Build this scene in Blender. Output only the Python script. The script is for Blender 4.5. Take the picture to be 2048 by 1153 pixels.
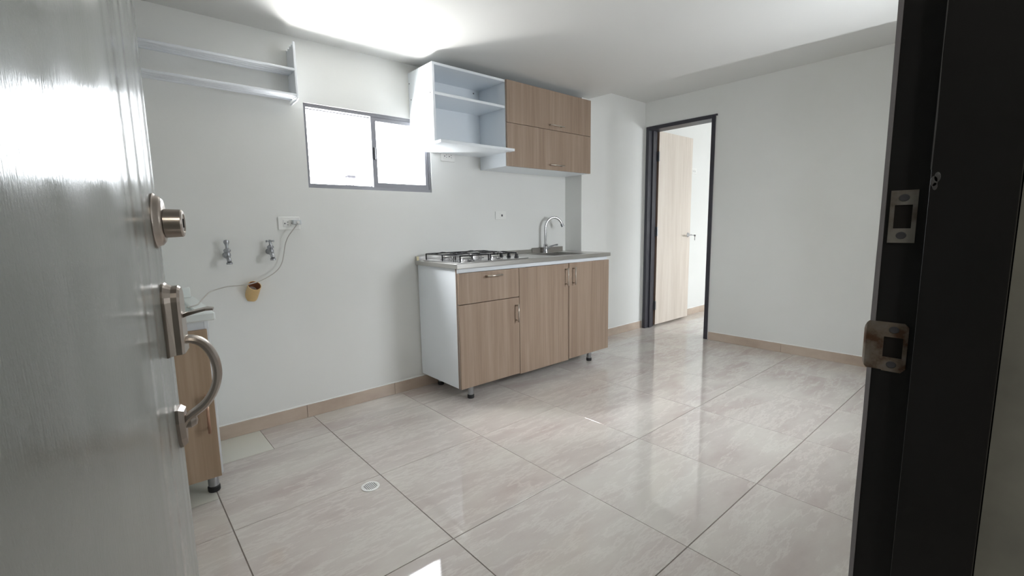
import bpy, bmesh, math, random
from mathutils import Matrix, Vector
random.seed(7)
S = bpy.context.scene
for o in list(bpy.data.objects):
    bpy.data.objects.remove(o)
COL = S.collection

# ------------------------------------------------------------------ camera
cd = bpy.data.cameras.new('camera')
cam = bpy.data.objects.new('camera', cd)
COL.objects.link(cam)
cd.sensor_width = 36.0
cd.lens = 925.04 / 2048 * 36.0
cd.clip_start = 0.02
YAW, PIT, ROL = 0.7161, 0.1323, -0.0158
cyw, syw, cp, sp, cr, sr = math.cos(YAW), math.sin(YAW), math.cos(PIT), math.sin(PIT), math.cos(ROL), math.sin(ROL)
fwd = Vector((syw * cp, cyw * cp, -sp))
rgt = Vector((cyw, -syw, 0))
upv = rgt.cross(fwd)
r2 = cr * rgt + sr * upv
u2 = -sr * rgt + cr * upv
M = Matrix((r2, u2, -fwd)).transposed().to_4x4()
M.translation = Vector((-0.2573, -3.137, 1.1396))
cam.matrix_world = M
S.camera = cam

# ------------------------------------------------------------------ view, world, daylight
S.view_settings.view_transform = 'Standard'
S.view_settings.look = 'None'
S.view_settings.gamma = 1.0
S.view_settings.use_curve_mapping = False
S.view_settings.exposure = 0.6
try:
    S.cycles.max_bounces = 14
    S.cycles.diffuse_bounces = 8
    S.cycles.glossy_bounces = 5
    S.cycles.transparent_max_bounces = 12
    S.cycles.sample_clamp_indirect = 8.0
except Exception:
    pass

SKY = 30.0
world = bpy.data.worlds.new('overcast_sky')
S.world = world
world.use_nodes = True
wn = world.node_tree.nodes
bg = wn['Background']
bg.inputs['Color'].default_value = (0.92, 0.965, 1.0, 1)
# overcast sky: the zenith three times as bright as the horizon, sunlit ground below
wl = world.node_tree.links
tcw = wn.new('ShaderNodeTexCoord')
spw = wn.new('ShaderNodeSeparateXYZ')
wl.new(tcw.outputs['Generated'], spw.inputs[0])
mrw = wn.new('ShaderNodeMapRange')
for k_, v_ in (('From Min', 0.0), ('From Max', 1.0), ('To Min', SKY / 3), ('To Max', SKY)):
    mrw.inputs[k_].default_value = v_
wl.new(spw.outputs['Z'], mrw.inputs['Value'])
wl.new(mrw.outputs['Result'], bg.inputs['Strength'])


def area(name, loc, target, sx, sy, energy, color=(1, 1, 1), portal=False):
    l = bpy.data.lights.new(name, 'AREA')
    l.shape = 'RECTANGLE'
    l.size, l.size_y = sx, sy
    l.energy = energy
    l.color = color
    o = bpy.data.objects.new(name, l)
    COL.objects.link(o)
    o.location = loc
    d = Vector(target) - Vector(loc)
    o.rotation_euler = d.to_track_quat('-Z', 'Y').to_euler()
    if portal:
        l.cycles.is_portal = True
    return o


# sky portals in the three window openings
area('sky_portal', (1.09, -0.10, 1.63), (1.09, -1.0, 1.63), 0.84, 0.50, 1, portal=True)
area('sky_portal', (5.7, -3.20, 1.5), (5.7, -2.0, 1.5), 1.5, 1.0, 1, portal=True)
area('sky_portal', (2.525, -3.20, 1.435), (2.525, -2.0, 1.435), 0.95, 0.77, 1, portal=True)
# hazy sun high outside the kitchen window
sl = bpy.data.lights.new('hazy_sun', 'SUN')
sl.energy = 16.0
sl.angle = math.radians(28)
so = bpy.data.objects.new('hazy_sun', sl)
COL.objects.link(so)
so.rotation_euler = Vector((0.40, -0.42, -0.82)).to_track_quat('-Z', 'Y').to_euler()
# unseen fill light added above the landing behind the camera
area('landing_fill', (-0.6, -4.3, 2.58), (-0.6, -4.3, 0), 0.3, 0.3, 11.0, (1.0, 0.95, 0.85))
# lamp added below the kitchen window to throw the bright patch on the ceiling
area('ceiling_patch_light', (1.05, 0.02, 1.24), (0.95, -0.12, 2.2), 0.75, 0.14, 80.0, (1.0, 0.99, 0.95))

# ------------------------------------------------------------------ materials
MATS = {}


def mat(name, col, rough=0.5, metal=0.0, spec=0.5, **k):
    m = bpy.data.materials.new(name)
    m.use_nodes = True
    b = m.node_tree.nodes['Principled BSDF']
    b.inputs['Base Color'].default_value = (*col, 1)
    b.inputs['Roughness'].default_value = rough
    b.inputs['Metallic'].default_value = metal
    b.inputs['Specular IOR Level'].default_value = spec
    for kk, v in k.items():
        b.inputs[kk].default_value = v
    MATS[name] = m
    return m


def N(m, t, **k):
    n = m.node_tree.nodes.new(t)
    for kk, v in k.items():
        setattr(n, kk, v)
    return n


def noise(m, scale, detail=4, stretch=(1, 1, 1), coord='Object', rough=0.55, offset_random=False, rot=(0, 0, 0)):
    L = m.node_tree.links
    tc = N(m, 'ShaderNodeTexCoord')
    mp = N(m, 'ShaderNodeMapping')
    mp.inputs['Scale'].default_value = stretch
    mp.inputs['Rotation'].default_value = rot
    L.new(tc.outputs[coord], mp.inputs['Vector'])
    src = mp.outputs['Vector']
    if offset_random:
        oi = N(m, 'ShaderNodeObjectInfo')
        mu = N(m, 'ShaderNodeVectorMath', operation='MULTIPLY_ADD')
        cmb = N(m, 'ShaderNodeCombineXYZ')
        L.new(oi.outputs['Random'], cmb.inputs[0])
        L.new(oi.outputs['Random'], cmb.inputs[1])
        L.new(oi.outputs['Random'], cmb.inputs[2])
        L.new(cmb.outputs[0], mu.inputs[0])
        mu.inputs[1].default_value = (37.0, 53.0, 11.0)
        L.new(src, mu.inputs[2])
        src = mu.outputs[0]
    n = N(m, 'ShaderNodeTexNoise')
    n.inputs['Scale'].default_value = scale
    n.inputs['Detail'].default_value = detail
    n.inputs['Roughness'].default_value = rough
    L.new(src, n.inputs['Vector'])
    return n.outputs['Fac']


def ramp(m, fac, stops):
    r = N(m, 'ShaderNodeValToRGB')
    e = r.color_ramp.elements
    while len(e) < len(stops):
        e.new(0.5)
    for i, (p, c) in enumerate(stops):
        e[i].position = p
        e[i].color = (*c, 1) if len(c) == 3 else c
    m.node_tree.links.new(fac, r.inputs[0])
    return r.outputs['Color']


def setin(m, name, out):
    m.node_tree.links.new(out, m.node_tree.nodes['Principled BSDF'].inputs[name])


def bump(m, fac, strength=0.1, dist=0.002):
    b = N(m, 'ShaderNodeBump')
    b.inputs['Strength'].default_value = strength
    b.inputs['Distance'].default_value = dist
    m.node_tree.links.new(fac, b.inputs['Height'])
    setin(m, 'Normal', b.outputs['Normal'])


wall_m = mat('white_wall_paint', (0.72, 0.73, 0.71), 0.6, spec=0.3)
setin(wall_m, 'Base Color', ramp(wall_m, noise(wall_m, 1.7, 3), [(0.3, (0.745, 0.75, 0.73)), (0.7, (0.775, 0.78, 0.765))]))
bump(wall_m, noise(wall_m, 60, 3), 0.12, 0.002)
ceil_m = mat('white_ceiling_paint', (0.66, 0.66, 0.645), 0.7, spec=0.2)
bump(ceil_m, noise(ceil_m, 40, 3), 0.1, 0.002)
corr_m = mat('corridor_wall_paint', (0.34, 0.34, 0.31), 0.8)
setin(corr_m, 'Base Color', ramp(corr_m, noise(corr_m, 9, 5), [(0.35, (0.27, 0.27, 0.25)), (0.65, (0.38, 0.38, 0.34))]))

tile_m = mat('glossy_beige_marble_tile', (0.55, 0.47, 0.42), 0.035, spec=0.85)


def tile_colour(m, cols):
    a = noise(m, 1.6, 6, (1.0, 2.6, 1), rough=0.62, offset_random=True, rot=(0, 0, 0.5))
    c = ramp(m, a, [(0.28, cols[0]), (0.46, cols[1]), (0.60, cols[2]), (0.78, cols[3])])
    v = noise(m, 3.2, 9, (0.7, 3.0, 1), rough=0.7, offset_random=True, rot=(0, 0, 0.75))
    vm = ramp(m, v, [(0.47, (0, 0, 0)), (0.505, (1, 1, 1)), (0.54, (0, 0, 0))])
    mx = N(m, 'ShaderNodeMix', data_type='RGBA')
    sc = N(m, 'ShaderNodeMath', operation='MULTIPLY')
    sc.inputs[1].default_value = 0.45
    m.node_tree.links.new(vm, sc.inputs[0])
    m.node_tree.links.new(sc.outputs[0], mx.inputs[0])
    m.node_tree.links.new(c, mx.inputs[6])
    mx.inputs[7].default_value = (*cols[4], 1)
    setin(m, 'Base Color', mx.outputs[2])


tile_colour(tile_m, [(0.475, 0.405, 0.378), (0.54, 0.49, 0.458), (0.585, 0.55, 0.51), (0.61, 0.58, 0.525), (0.70, 0.67, 0.625)])
pale_m = mat('pale_cream_tile', (0.63, 0.62, 0.555), 0.15, spec=0.5)
grout_m = mat('taupe_grout', (0.22, 0.19, 0.17), 0.8)
setin(grout_m, 'Base Color', ramp(grout_m, noise(grout_m, 8, 4), [(0.3, (0.17, 0.145, 0.13)), (0.7, (0.28, 0.24, 0.21))]))
skirt_m = mat('beige_skirting_tile', (0.50, 0.40, 0.33), 0.25)
setin(skirt_m, 'Base Color', ramp(skirt_m, noise(skirt_m, 3.5, 6, (1, 1, 2), offset_random=True), [(0.3, (0.44, 0.345, 0.28)), (0.7, (0.56, 0.465, 0.385))]))


def wood(name, c0, c1, c2, rough=0.45, axis=2):
    m = mat(name, c1, rough, spec=0.35)
    st = [14.0, 14.0, 14.0]
    st[axis] = 0.7
    a = noise(m, 1.0, 5, tuple(st), rough=0.6, offset_random=True)
    st2 = [70.0, 70.0, 70.0]
    st2[axis] = 2.0
    b = noise(m, 1.0, 4, tuple(st2), rough=0.6, offset_random=True)
    mx = N(m, 'ShaderNodeMath', operation='MULTIPLY_ADD')
    m.node_tree.links.new(b, mx.inputs[0])
    mx.inputs[1].default_value = 0.45
    ad = N(m, 'ShaderNodeMath', operation='MULTIPLY')
    ad.inputs[1].default_value = 0.6
    m.node_tree.links.new(a, ad.inputs[0])
    m.node_tree.links.new(ad.outputs[0], mx.inputs[2])
    setin(m, 'Base Color', ramp(m, mx.outputs[0], [(0.38, c0), (0.52, c1), (0.68, c2)]))
    bump(m, b, 0.05, 0.001)
    return m


oak_m = wood('light_oak_laminate', (0.265, 0.19, 0.14), (0.315, 0.232, 0.175), (0.375, 0.285, 0.22))
pale_oak_m = wood('pale_ash_laminate', (0.60, 0.53, 0.46), (0.68, 0.61, 0.54), (0.74, 0.68, 0.61))
edge_m = mat('brown_edge_banding', (0.22, 0.15, 0.11), 0.5)
white_m = mat('white_melamine', (0.79, 0.83, 0.87), 0.3)
whitep_m = mat('white_plastic', (0.82, 0.82, 0.80), 0.35)
screw_m = mat('dark_screw_head', (0.08, 0.08, 0.09), 0.4)
steel_m = mat('brushed_stainless_steel', (0.56, 0.55, 0.53), 0.32, 1.0)
bump(steel_m, noise(steel_m, 1.0, 3, (8, 160, 160)), 0.06, 0.001)
chrome_m = mat('chrome', (0.62, 0.62, 0.64), 0.14, 1.0)
dullchrome_m = mat('dull_metal', (0.40, 0.41, 0.43), 0.35, 0.9)
nickel_m = mat('satin_nickel', (0.42, 0.37, 0.33), 0.28, 1.0)
handle_m = mat('brushed_nickel_bar', (0.55, 0.49, 0.43), 0.3, 1.0)
copper_m = mat('coppery_nickel_bar', (0.55, 0.36, 0.27), 0.32, 1.0)
blk_m = mat('black_enamel', (0.012, 0.012, 0.015), 0.25)
rubber_m = mat('black_plastic_foot', (0.02, 0.02, 0.022), 0.5)
frame_m = mat('dark_grey_painted_steel', (0.035, 0.034, 0.045), 0.4)
jamb_m = mat('black_painted_steel', (0.012, 0.011, 0.012), 0.45)
setin(jamb_m, 'Base Color', ramp(jamb_m, noise(jamb_m, 6, 6), [(0.3, (0.008, 0.008, 0.009)), (0.8, (0.018, 0.016, 0.017))]))
scuff_m = mat('bare_scuffed_steel', (0.13, 0.13, 0.135), 0.6, 0.3)
alu_m = mat('dark_window_aluminium', (0.20, 0.20, 0.22), 0.45, 0.3)
rack_m = mat('white_enamelled_metal', (0.80, 0.83, 0.87), 0.35)
pvc_m = mat('yellowed_pvc', (0.66, 0.45, 0.20), 0.4)
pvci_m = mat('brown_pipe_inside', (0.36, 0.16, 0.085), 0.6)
cable_m = mat('grey_white_cable', (0.46, 0.44, 0.41), 0.5)
strike_m = mat('worn_steel_plate', (0.34, 0.32, 0.29), 0.45, 0.5)
setin(strike_m, 'Base Color', ramp(strike_m, noise(strike_m, 45, 5), [(0.35, (0.20, 0.165, 0.14)), (0.6, (0.36, 0.34, 0.31))]))
rust_m = mat('rusty_steel_plate', (0.30, 0.23, 0.18), 0.5, 0.5)
setin(rust_m, 'Base Color', ramp(rust_m, noise(rust_m, 60, 6), [(0.35, (0.14, 0.075, 0.045)), (0.5, (0.27, 0.22, 0.18)), (0.7, (0.33, 0.30, 0.27))]))
hole_m = mat('dark_recess', (0.012, 0.009, 0.008), 0.8)
conc_m = mat('grey_concrete', (0.022, 0.0205, 0.024), 0.9)

# entrance door: satin grey paint over steel with vertical brush marks
edoor_m = mat('satin_grey_door_paint', (0.33, 0.345, 0.335), 0.2, 0.0, 0.5)
bd = edoor_m.node_tree.nodes['Principled BSDF']
bd.inputs['Metallic'].default_value = 0.0
n1 = noise(edoor_m, 1.0, 1, (16, 16, 0.7), rough=0.3)
n2 = noise(edoor_m, 1.0, 3, (420, 420, 60), rough=0.6)
setin(edoor_m, 'Roughness', ramp(edoor_m, n1, [(0.3, (0.12,) * 3), (0.7, (0.22,) * 3)]))
mm = N(edoor_m, 'ShaderNodeMath', operation='MULTIPLY_ADD')
edoor_m.node_tree.links.new(n2, mm.inputs[0])
mm.inputs[1].default_value = 0.14
edoor_m.node_tree.links.new(n1, mm.inputs[2])
bump(edoor_m, mm.outputs[0], 0.30, 0.005)

glass_m = bpy.data.materials.new('window_glass')
glass_m.use_nodes = True
gn = glass_m.node_tree.nodes
gl = glass_m.node_tree.links
gn.remove(gn['Principled BSDF'])
tr = gn.new('ShaderNodeBsdfTransparent')
gs = gn.new('ShaderNodeBsdfGlossy')
gs.inputs['Roughness'].default_value = 0.02
mxs = gn.new('ShaderNodeMixShader')
mxs.inputs[0].default_value = 0.06
gl.new(tr.outputs[0], mxs.inputs[1])
gl.new(gs.outputs[0], mxs.inputs[2])
gl.new(mxs.outputs[0], gn['Material Output'].inputs['Surface'])


# ------------------------------------------------------------------ mesh helpers
class MB:
    """collects shapes in world (or thing-local) coordinates, then links them as ONE mesh object"""

    def __init__(self):
        self.bm = bmesh.new()

    def box(self, x0, x1, y0, y1, z0, z1, bev=0.0, mi=0):
        b = bmesh.new()
        bmesh.ops.create_cube(b, size=1)
        for v in b.verts:
            v.co = Vector(((x0 + x1) / 2 + v.co.x * (x1 - x0), (y0 + y1) / 2 + v.co.y * (y1 - y0), (z0 + z1) / 2 + v.co.z * (z1 - z0)))
        if bev > 0:
            bmesh.ops.bevel(b, geom=b.edges[:], offset=bev, segments=1, affect='EDGES', profile=0.5)
        self._add(b, mi)
        return self

    def _add(self, b, mi=0, smooth=False):
        for f in b.faces:
            f.material_index = mi
            f.smooth = smooth
        me = bpy.data.meshes.new('tmp')
        b.to_mesh(me)
        b.free()
        self.bm.from_mesh(me)
        bpy.data.meshes.remove(me)

    def prism(self, pts, axis, a0, a1, bev=0.0, mi=0):
        """polygon pts in the two other axes (cyclic order), extruded along axis from a0 to a1"""
        b = bmesh.new()

        def mk(p, a):
            c = [0, 0, 0]
            c[axis] = a
            o = [i for i in range(3) if i != axis]
            c[o[0]], c[o[1]] = p
            return Vector(c)
        v0 = [b.verts.new(mk(p, a0)) for p in pts]
        v1 = [b.verts.new(mk(p, a1)) for p in pts]
        n = len(pts)
        b.faces.new(v0)
        b.faces.new(v1[::-1])
        for i in range(n):
            b.faces.new((v0[i], v1[i], v1[(i + 1) % n], v0[(i + 1) % n]))
        bmesh.ops.recalc_face_normals(b, faces=b.faces[:])
        if bev > 0:
            bmesh.ops.bevel(b, geom=b.edges[:], offset=bev, segments=2, affect='EDGES', profile=0.5)
        self._add(b, mi)
        return self

    def tube(self, pts, r, n=10, mi=0, caps=True):
        pts = [Vector(p) for p in pts]
        rs = r if isinstance(r, (list, tuple)) else [r] * len(pts)
        b = bmesh.new()
        rings = []
        t0 = (pts[1] - pts[0]).normalized()
        a = Vector((0, 0, 1)) if abs(t0.z) < 0.9 else Vector((1, 0, 0))
        nx = t0.cross(a).normalized()
        for i, p in enumerate(pts):
            if i == 0:
                t = t0
            elif i == len(pts) - 1:
                t = (pts[i] - pts[i - 1]).normalized()
            else:
                t = ((pts[i + 1] - pts[i]).normalized() + (pts[i] - pts[i - 1]).normalized()).normalized()
            nx = (nx - t * nx.dot(t)).normalized()
            ny = t.cross(nx)
            rings.append([b.verts.new(p + nx * (rs[i] * math.cos(2 * math.pi * k / n)) + ny * (rs[i] * math.sin(2 * math.pi * k / n))) for k in range(n)])
        for i in range(len(rings) - 1):
            for k in range(n):
                b.faces.new((rings[i][k], rings[i][(k + 1) % n], rings[i + 1][(k + 1) % n], rings[i + 1][k]))
        for f in b.faces:
            f.smooth = True
        if caps:
            b.faces.new(rings[0][::-1])
            b.faces.new(rings[-1])
        bmesh.ops.recalc_face_normals(b, faces=b.faces[:])
        for f in b.faces:
            f.material_index = mi
        me = bpy.data.meshes.new('tmp')
        b.to_mesh(me)
        b.free()
        self.bm.from_mesh(me)
        bpy.data.meshes.remove(me)
        return self

    def lathe(self, prof, origin, axis=(0, 0, 1), n=20, mi=0, sx=1.0, sy=1.0, xref=None):
        """prof: (radius, height) pairs along axis from origin; sx, sy squash the section"""
        ax = Vector(axis).normalized()
        ref = Vector(xref) if xref else (Vector((0, 0, 1)) if abs(ax.z) < 0.9 else Vector((1, 0, 0)))
        ex = (ref - ax * ref.dot(ax)).normalized()
        ey = ax.cross(ex)
        o = Vector(origin)
        b = bmesh.new()
        rings = []
        for r, h in prof:
            if r <= 1e-6:
                rings.append([b.verts.new(o + ax * h)])
            else:
                rings.append([b.verts.new(o + ax * h + ex * (r * sx * math.cos(2 * math.pi * k / n)) + ey * (r * sy * math.sin(2 * math.pi * k / n))) for k in range(n)])
        for i in range(len(rings) - 1):
            A, B = rings[i], rings[i + 1]
            for k in range(n):
                k2 = (k + 1) % n
                if len(A) == 1 and len(B) == 1:
                    continue
                if len(A) == 1:
                    b.faces.new((A[0], B[k2], B[k]))
                elif len(B) == 1:
                    b.faces.new((A[k], A[k2], B[0]))
                else:
                    b.faces.new((A[k], A[k2], B[k2], B[k]))
        for f in b.faces:
            f.smooth = True
        if len(rings[0]) > 1:
            b.faces.new(rings[0][::-1])
        if len(rings[-1]) > 1:
            b.faces.new(rings[-1])
        bmesh.ops.recalc_face_normals(b, faces=b.faces[:])
        for f in b.faces:
            f.material_index = mi
        me = bpy.data.meshes.new('tmp')
        b.to_mesh(me)
        b.free()
        self.bm.from_mesh(me)
        bpy.data.meshes.remove(me)
        return self

    def strip(self, sections, mi=0, smooth=True):
        """loft through closed cross-sections (lists of points, same count)"""
        b = bmesh.new()
        rings = [[b.verts.new(Vector(p)) for p in s] for s in sections]
        n = len(rings[0])
        for i in range(len(rings) - 1):
            for k in range(n):
                b.faces.new((rings[i][k], rings[i][(k + 1) % n], rings[i + 1][(k + 1) % n], rings[i + 1][k]))
        b.faces.new(rings[0][::-1])
        b.faces.new(rings[-1])
        bmesh.ops.recalc_face_normals(b, faces=b.faces[:])
        self._add(b, mi, smooth)
        return self

    def build(self, name, mats, parent=None, local=False, label=None, origin=None):
        if not isinstance(mats, (list, tuple)):
            mats = [mats]
        off = Vector((0, 0, 0))
        if parent is not None and not local:
            off = world_loc(parent)
        elif origin is not None:
            off = Vector(origin)
        for v in self.bm.verts:
            v.co -= off
        for ed in self.bm.edges:
            if len(ed.link_faces) == 2 and ed.calc_face_angle(0.0) > 0.6:
                ed.smooth = False
        me = bpy.data.meshes.new(name)
        self.bm.to_mesh(me)
        self.bm.free()
        for m in mats:
            me.materials.append(m)
        o = bpy.data.objects.new(name, me)
        COL.objects.link(o)
        if parent is not None:
            o.parent = parent
        elif origin is not None:
            o.location = origin
        if label:
            o['label'] = label
        return o


def world_loc(o):
    p = Vector((0, 0, 0))
    while o is not None:
        p += o.location
        o = o.parent
    return p


def tag(o, label, cat, kind=None, group=None):
    o['label'] = label
    o['category'] = cat
    if kind:
        o['kind'] = kind
    if group:
        o['group'] = group
    return o


def thing(name, label, cat, loc, kind=None, group=None):
    o = bpy.data.objects.new(name, None)
    o.empty_display_size = 0.1
    COL.objects.link(o)
    o.location = loc
    return tag(o, label, cat, kind, group)


def copy_tree(o, parent=None):
    c = o.copy()
    COL.objects.link(c)
    if parent is not None:
        c.parent = parent
    for ch in list(o.children):
        copy_tree(ch, c)
    return c


# ------------------------------------------------------------------ room dimensions
YB = -0.262          # kitchen wall face
XR = 4.14            # wall with the inner door
XL = -0.60           # wall behind the entrance door
YF = -3.0148          # inner face of the entrance wall
ZC, ZC2 = 2.215, 2.40
XE = 7.2             # end of the bright room beyond
WX0, WX1, WZ0, WZ1 = 0.672, 1.512, 1.386, 1.868     # kitchen window hole
TOP = 2.62
WT = 0.17            # outer wall thickness

# walls ------------------------------------------------------------------
w = MB()
w.box(XL - 0.15, WX0, YB, YB + WT, -0.1, TOP).box(WX1, XE + 0.15, YB, YB + WT, -0.1, TOP)
w.box(WX0, WX1, YB, YB + WT, -0.1, WZ0).box(WX0, WX1, YB, YB + WT, WZ1, TOP)
tag(w.build('wall_back', wall_m), 'white kitchen wall with the small window, cabinets and taps', 'wall', 'structure')

D2Y0, D2Y1, D2Z = -0.283, -1.022, 2.15    # hole of inner door
w = MB()
w.box(XR, XR + 0.14, D2Y0, YB, -0.1, TOP)
w.box(XR, XR + 0.14, YF, D2Y1, -0.1, TOP)
w.box(XR, XR + 0.14, D2Y1, D2Y0, D2Z, TOP)
tag(w.build('wall_right', wall_m), 'plain white wall with the dark-framed inner doorway', 'wall', 'structure')

w = MB()
w.box(XL - 0.15, XL, -3.25, YB, -0.1, TOP)
tag(w.build('wall_left', wall_m), 'white wall at the left, hidden behind the open grey entrance door', 'wall', 'structure')

JX0, JX1 = -0.417, 0.392     # entrance opening
w = MB()
FWX0, FWX1, FWZ0, FWZ1 = 2.05, 3.0, 1.05, 1.82     # opening of an added window, out of view, that lights the living space
w.box(XL - 0.15, JX0 - 0.04, -3.205, YF, -0.1, TOP).box(JX1 + 0.04, FWX0, -3.205, YF, -0.1, TOP)
w.box(JX0 - 0.04, JX1 + 0.04, -3.205, YF, 2.10, TOP)
w.box(FWX0, FWX1, -3.205, YF, -0.1, FWZ0).box(FWX0, FWX1, -3.205, YF, FWZ1, TOP)
w.box(FWX1, 5.0, -3.205, YF, -0.1, TOP).box(6.4, XE + 0.15, -3.205, YF, -0.1, TOP)
w.box(5.0, 6.4, -3.205, YF, -0.1, 1.05).box(5.0, 6.4, -3.205, YF, 1.95, TOP)  # opening of the added window that lights the room beyond
tag(w.build('wall_front', [wall_m]), 'thick white wall holding the entrance doorway beside the camera', 'wall', 'structure')
# white plaster nib that laps the room edge of the steel jamb
w = MB()
pts = []
for i in range(19):
    z = i * 0.115
    pts.append((-3.0148 + random.uniform(-0.0009, 0.0009), z))
w.prism([(-3.0196, 0.0)] + [(-3.0196, 2.07)] + pts[::-1], 0, 0.3885, 0.432)
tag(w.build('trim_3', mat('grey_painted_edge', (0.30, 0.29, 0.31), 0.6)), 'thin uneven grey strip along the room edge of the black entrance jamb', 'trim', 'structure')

w = MB()
w.box(XE, XE + 0.15, YF, YB, -0.1, TOP)
tag(w.build('wall_far', wall_m), 'white end wall of the bright room beyond the inner door', 'wall', 'structure')

# landing outside the entrance, dim
w = MB()
w.box(-1.75, JX0 - 0.042, -3.30, -3.206, -0.1, TOP).box(JX1 + 0.015, 0.72, -3.30, -3.206, -0.1, TOP)
w.box(-1.9, -1.75, -5.0, -3.206, -0.1, TOP).box(0.72, 0.85, -5.0, -3.206, -0.1, TOP).box(-1.9, 0.85, -5.15, -5.0, -0.1, TOP)
w.box(-1.9, 0.85, -5.15, -3.206, 2.62, 2.72)
w.box(-1.9, 0.85, -5.15, -3.206, -0.2, -0.1)
w.box(JX0 - 0.042, JX1 + 0.015, -3.30, -3.206, 2.1, TOP)
# grey rendered reveal beside the jamb
w.box(JX1 + 0.006, JX1 + 0.042, -3.30, -3.1195, -0.1, 2.1)
tag(w.build('wall_landing', corr_m), 'dim grey rendered wall outside the entrance at the right edge', 'wall', 'structure')

# pillar beside the counter -----------------------------------------------
PX0, PX1, PY = 2.897, 3.245, -0.452
w = MB()
w.box(PX0, PX1, PY, YB - 0.0005, 0.0, ZC)
tag(w.build('wall_pillar', wall_m), 'white square pillar between the counter and the inner doorway', 'pillar', 'structure')

# ceiling -------------------------------------------------------------------
w = MB()
ex0, ex1 = 2.972, 3.118
w.prism([(XL, YB), (ex0, YB), (ex1, YF), (XL, YF)], 2, ZC, ZC2 + 0.1)
w.prism([(ex0, YB), (XR, YB), (XR, YF), (ex1, YF)], 2, ZC2, ZC2 + 0.1)
w.box(XR + 0.14, XE, YF, YB, ZC2 + 0.05, ZC2 + 0.15)
tag(w.build('ceiling', ceil_m), 'white ceiling, lower over the kitchen with a step up near the inner door', 'ceiling', 'structure')

# floor ---------------------------------------------------------------------
w = MB()
w.box(XL - 0.1, XE + 0.1, -3.206, YB + 0.05, -0.15, -0.0022)
floor = w.build('floor', grout_m)
tag(floor, 'floor of large glossy beige marble-look tiles with thin dark joints', 'floor', 'structure')
XS = [XL, 0.001, 0.5995, 1.1915, 1.793, 2.41, 3.008, 3.622, 4.225, 4.825, 5.425, 6.025, 6.625, XE]
YS = [YB, -0.573, -1.195, -1.801, -2.40, -3.0, -3.2]
GAP = 0.0012
tile_mesh = {}


WIDE = (0.001, 0.5995, -1.801, -2.40)


def tile(x0, x1, y0, y1, m):
    # some joints are laid wider than others
    gx0, gx1, gy0, gy1 = [0.0021 if v_ in WIDE else GAP for v_ in (x0, x1, y0, y1)]
    x0, x1, y0, y1 = x0 + gx0, x1 - gx1, y0 - gy0, y1 + gy1
    sx, sy = abs(x1 - x0), abs(y1 - y0)
    key = (round(sx, 4), round(sy, 4), m.name)
    cx, cy = (x0 + x1) / 2, (y0 + y1) / 2
    if key not in tile_mesh:
        b = MB()
        b.box(-sx / 2, sx / 2, -sy / 2, sy / 2, -0.006, 0.0, 0.0003)
        o = b.build('tile', m, floor, local=True)
        tile_mesh[key] = o.data
    else:
        o = bpy.data.objects.new('tile', tile_mesh[key])
        COL.objects.link(o)
        o.parent = floor
    o.location = (cx, cy, random.uniform(-0.0002, 0.0))
    return o


for i in range(len(XS) - 1):
    for j in range(len(YS) - 1):
        x0, x1, y0, y1 = XS[i], XS[i + 1], YS[j], YS[j + 1]
        if i == 0 and j == 1:
            tile(x0, x1, y0, -0.905, pale_m)['label'] = 'pale cream cut tile under the laundry cabinet'
            tile(x0, x1, -0.905, y1, tile_m)
        elif i == 1 and j == 0:
            tile(x0, 0.301, y0, y1, pale_m)['label'] = 'pale cream cut tile beside the laundry cabinet'
            tile(0.301, x1, y0, y1, tile_m)
        else:
            tile(x0, x1, y0, y1, tile_m)

# skirting ------------------------------------------------------------------
SKH = 0.078


def skirting(name, label, runs):
    root = thing(name, label, 'baseboard', runs[0][0] + (0,), 'structure')
    for (a, b_, th) in runs:
        a, b_ = Vector(a), Vector(b_)
        d = (b_ - a)
        Ln = d.length
        d.normalize()
        nrm = Vector(th)
        n = max(1, round(Ln / 0.6))
        for k in range(n):
            p = a + d * (Ln * k / n + 0.001)
            q = a + d * (Ln * (k + 1) / n - 0.001)
            r = q + nrm
            x0, x1 = sorted((min(p.x, q.x, r.x), max(p.x, q.x, r.x)))
            y0, y1 = min(p.y, q.y, r.y), max(p.y, q.y, r.y)
            MB().box(x0, x1, y0, y1, 0.0, SKH, 0.001).build('skirting_tile', skirt_m, root)
        # uneven plaster bead left along the top edge
        secs = []
        m_ = max(2, int(Ln / 0.05))
        for k in range(m_ + 1):
            p = a + d * (Ln * k / m_)
            h = 0.005 + random.uniform(0, 0.004)
            t = nrm * (0.55 + random.uniform(-0.2, 0.2))
            z0 = SKH + 0.0001
            secs.append([(p.x, p.y, z0), (p.x + t.x, p.y + t.y, z0), (p.x + t.x * 0.6, p.y + t.y * 0.6, z0 + h * 0.7), (p.x, p.y, z0 + h)])
        MB().strip(secs, smooth=False).build('plaster_bead', wall_m, root)
    return root


e = 0.0004
skirting('baseboard_back', 'beige tile skirting along the foot of the kitchen wall',
         [((XL, YB - e), (PX0 - 0.001, YB - e), (0, -0.009)), ((PX1 + 0.001, YB - e), (XR - 0.001, YB - e), (0, -0.009))])
skirting('baseboard_right', 'beige tile skirting along the plain right wall', [((XR - e, -1.032), (XR - e, YF), (-0.009, 0))])
skirting('baseboard_far', 'beige tile skirting in the bright room beyond the inner door', [((XR + 0.15, YB - e), (XE - 0.01, YB - e), (0, -0.009))])

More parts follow.
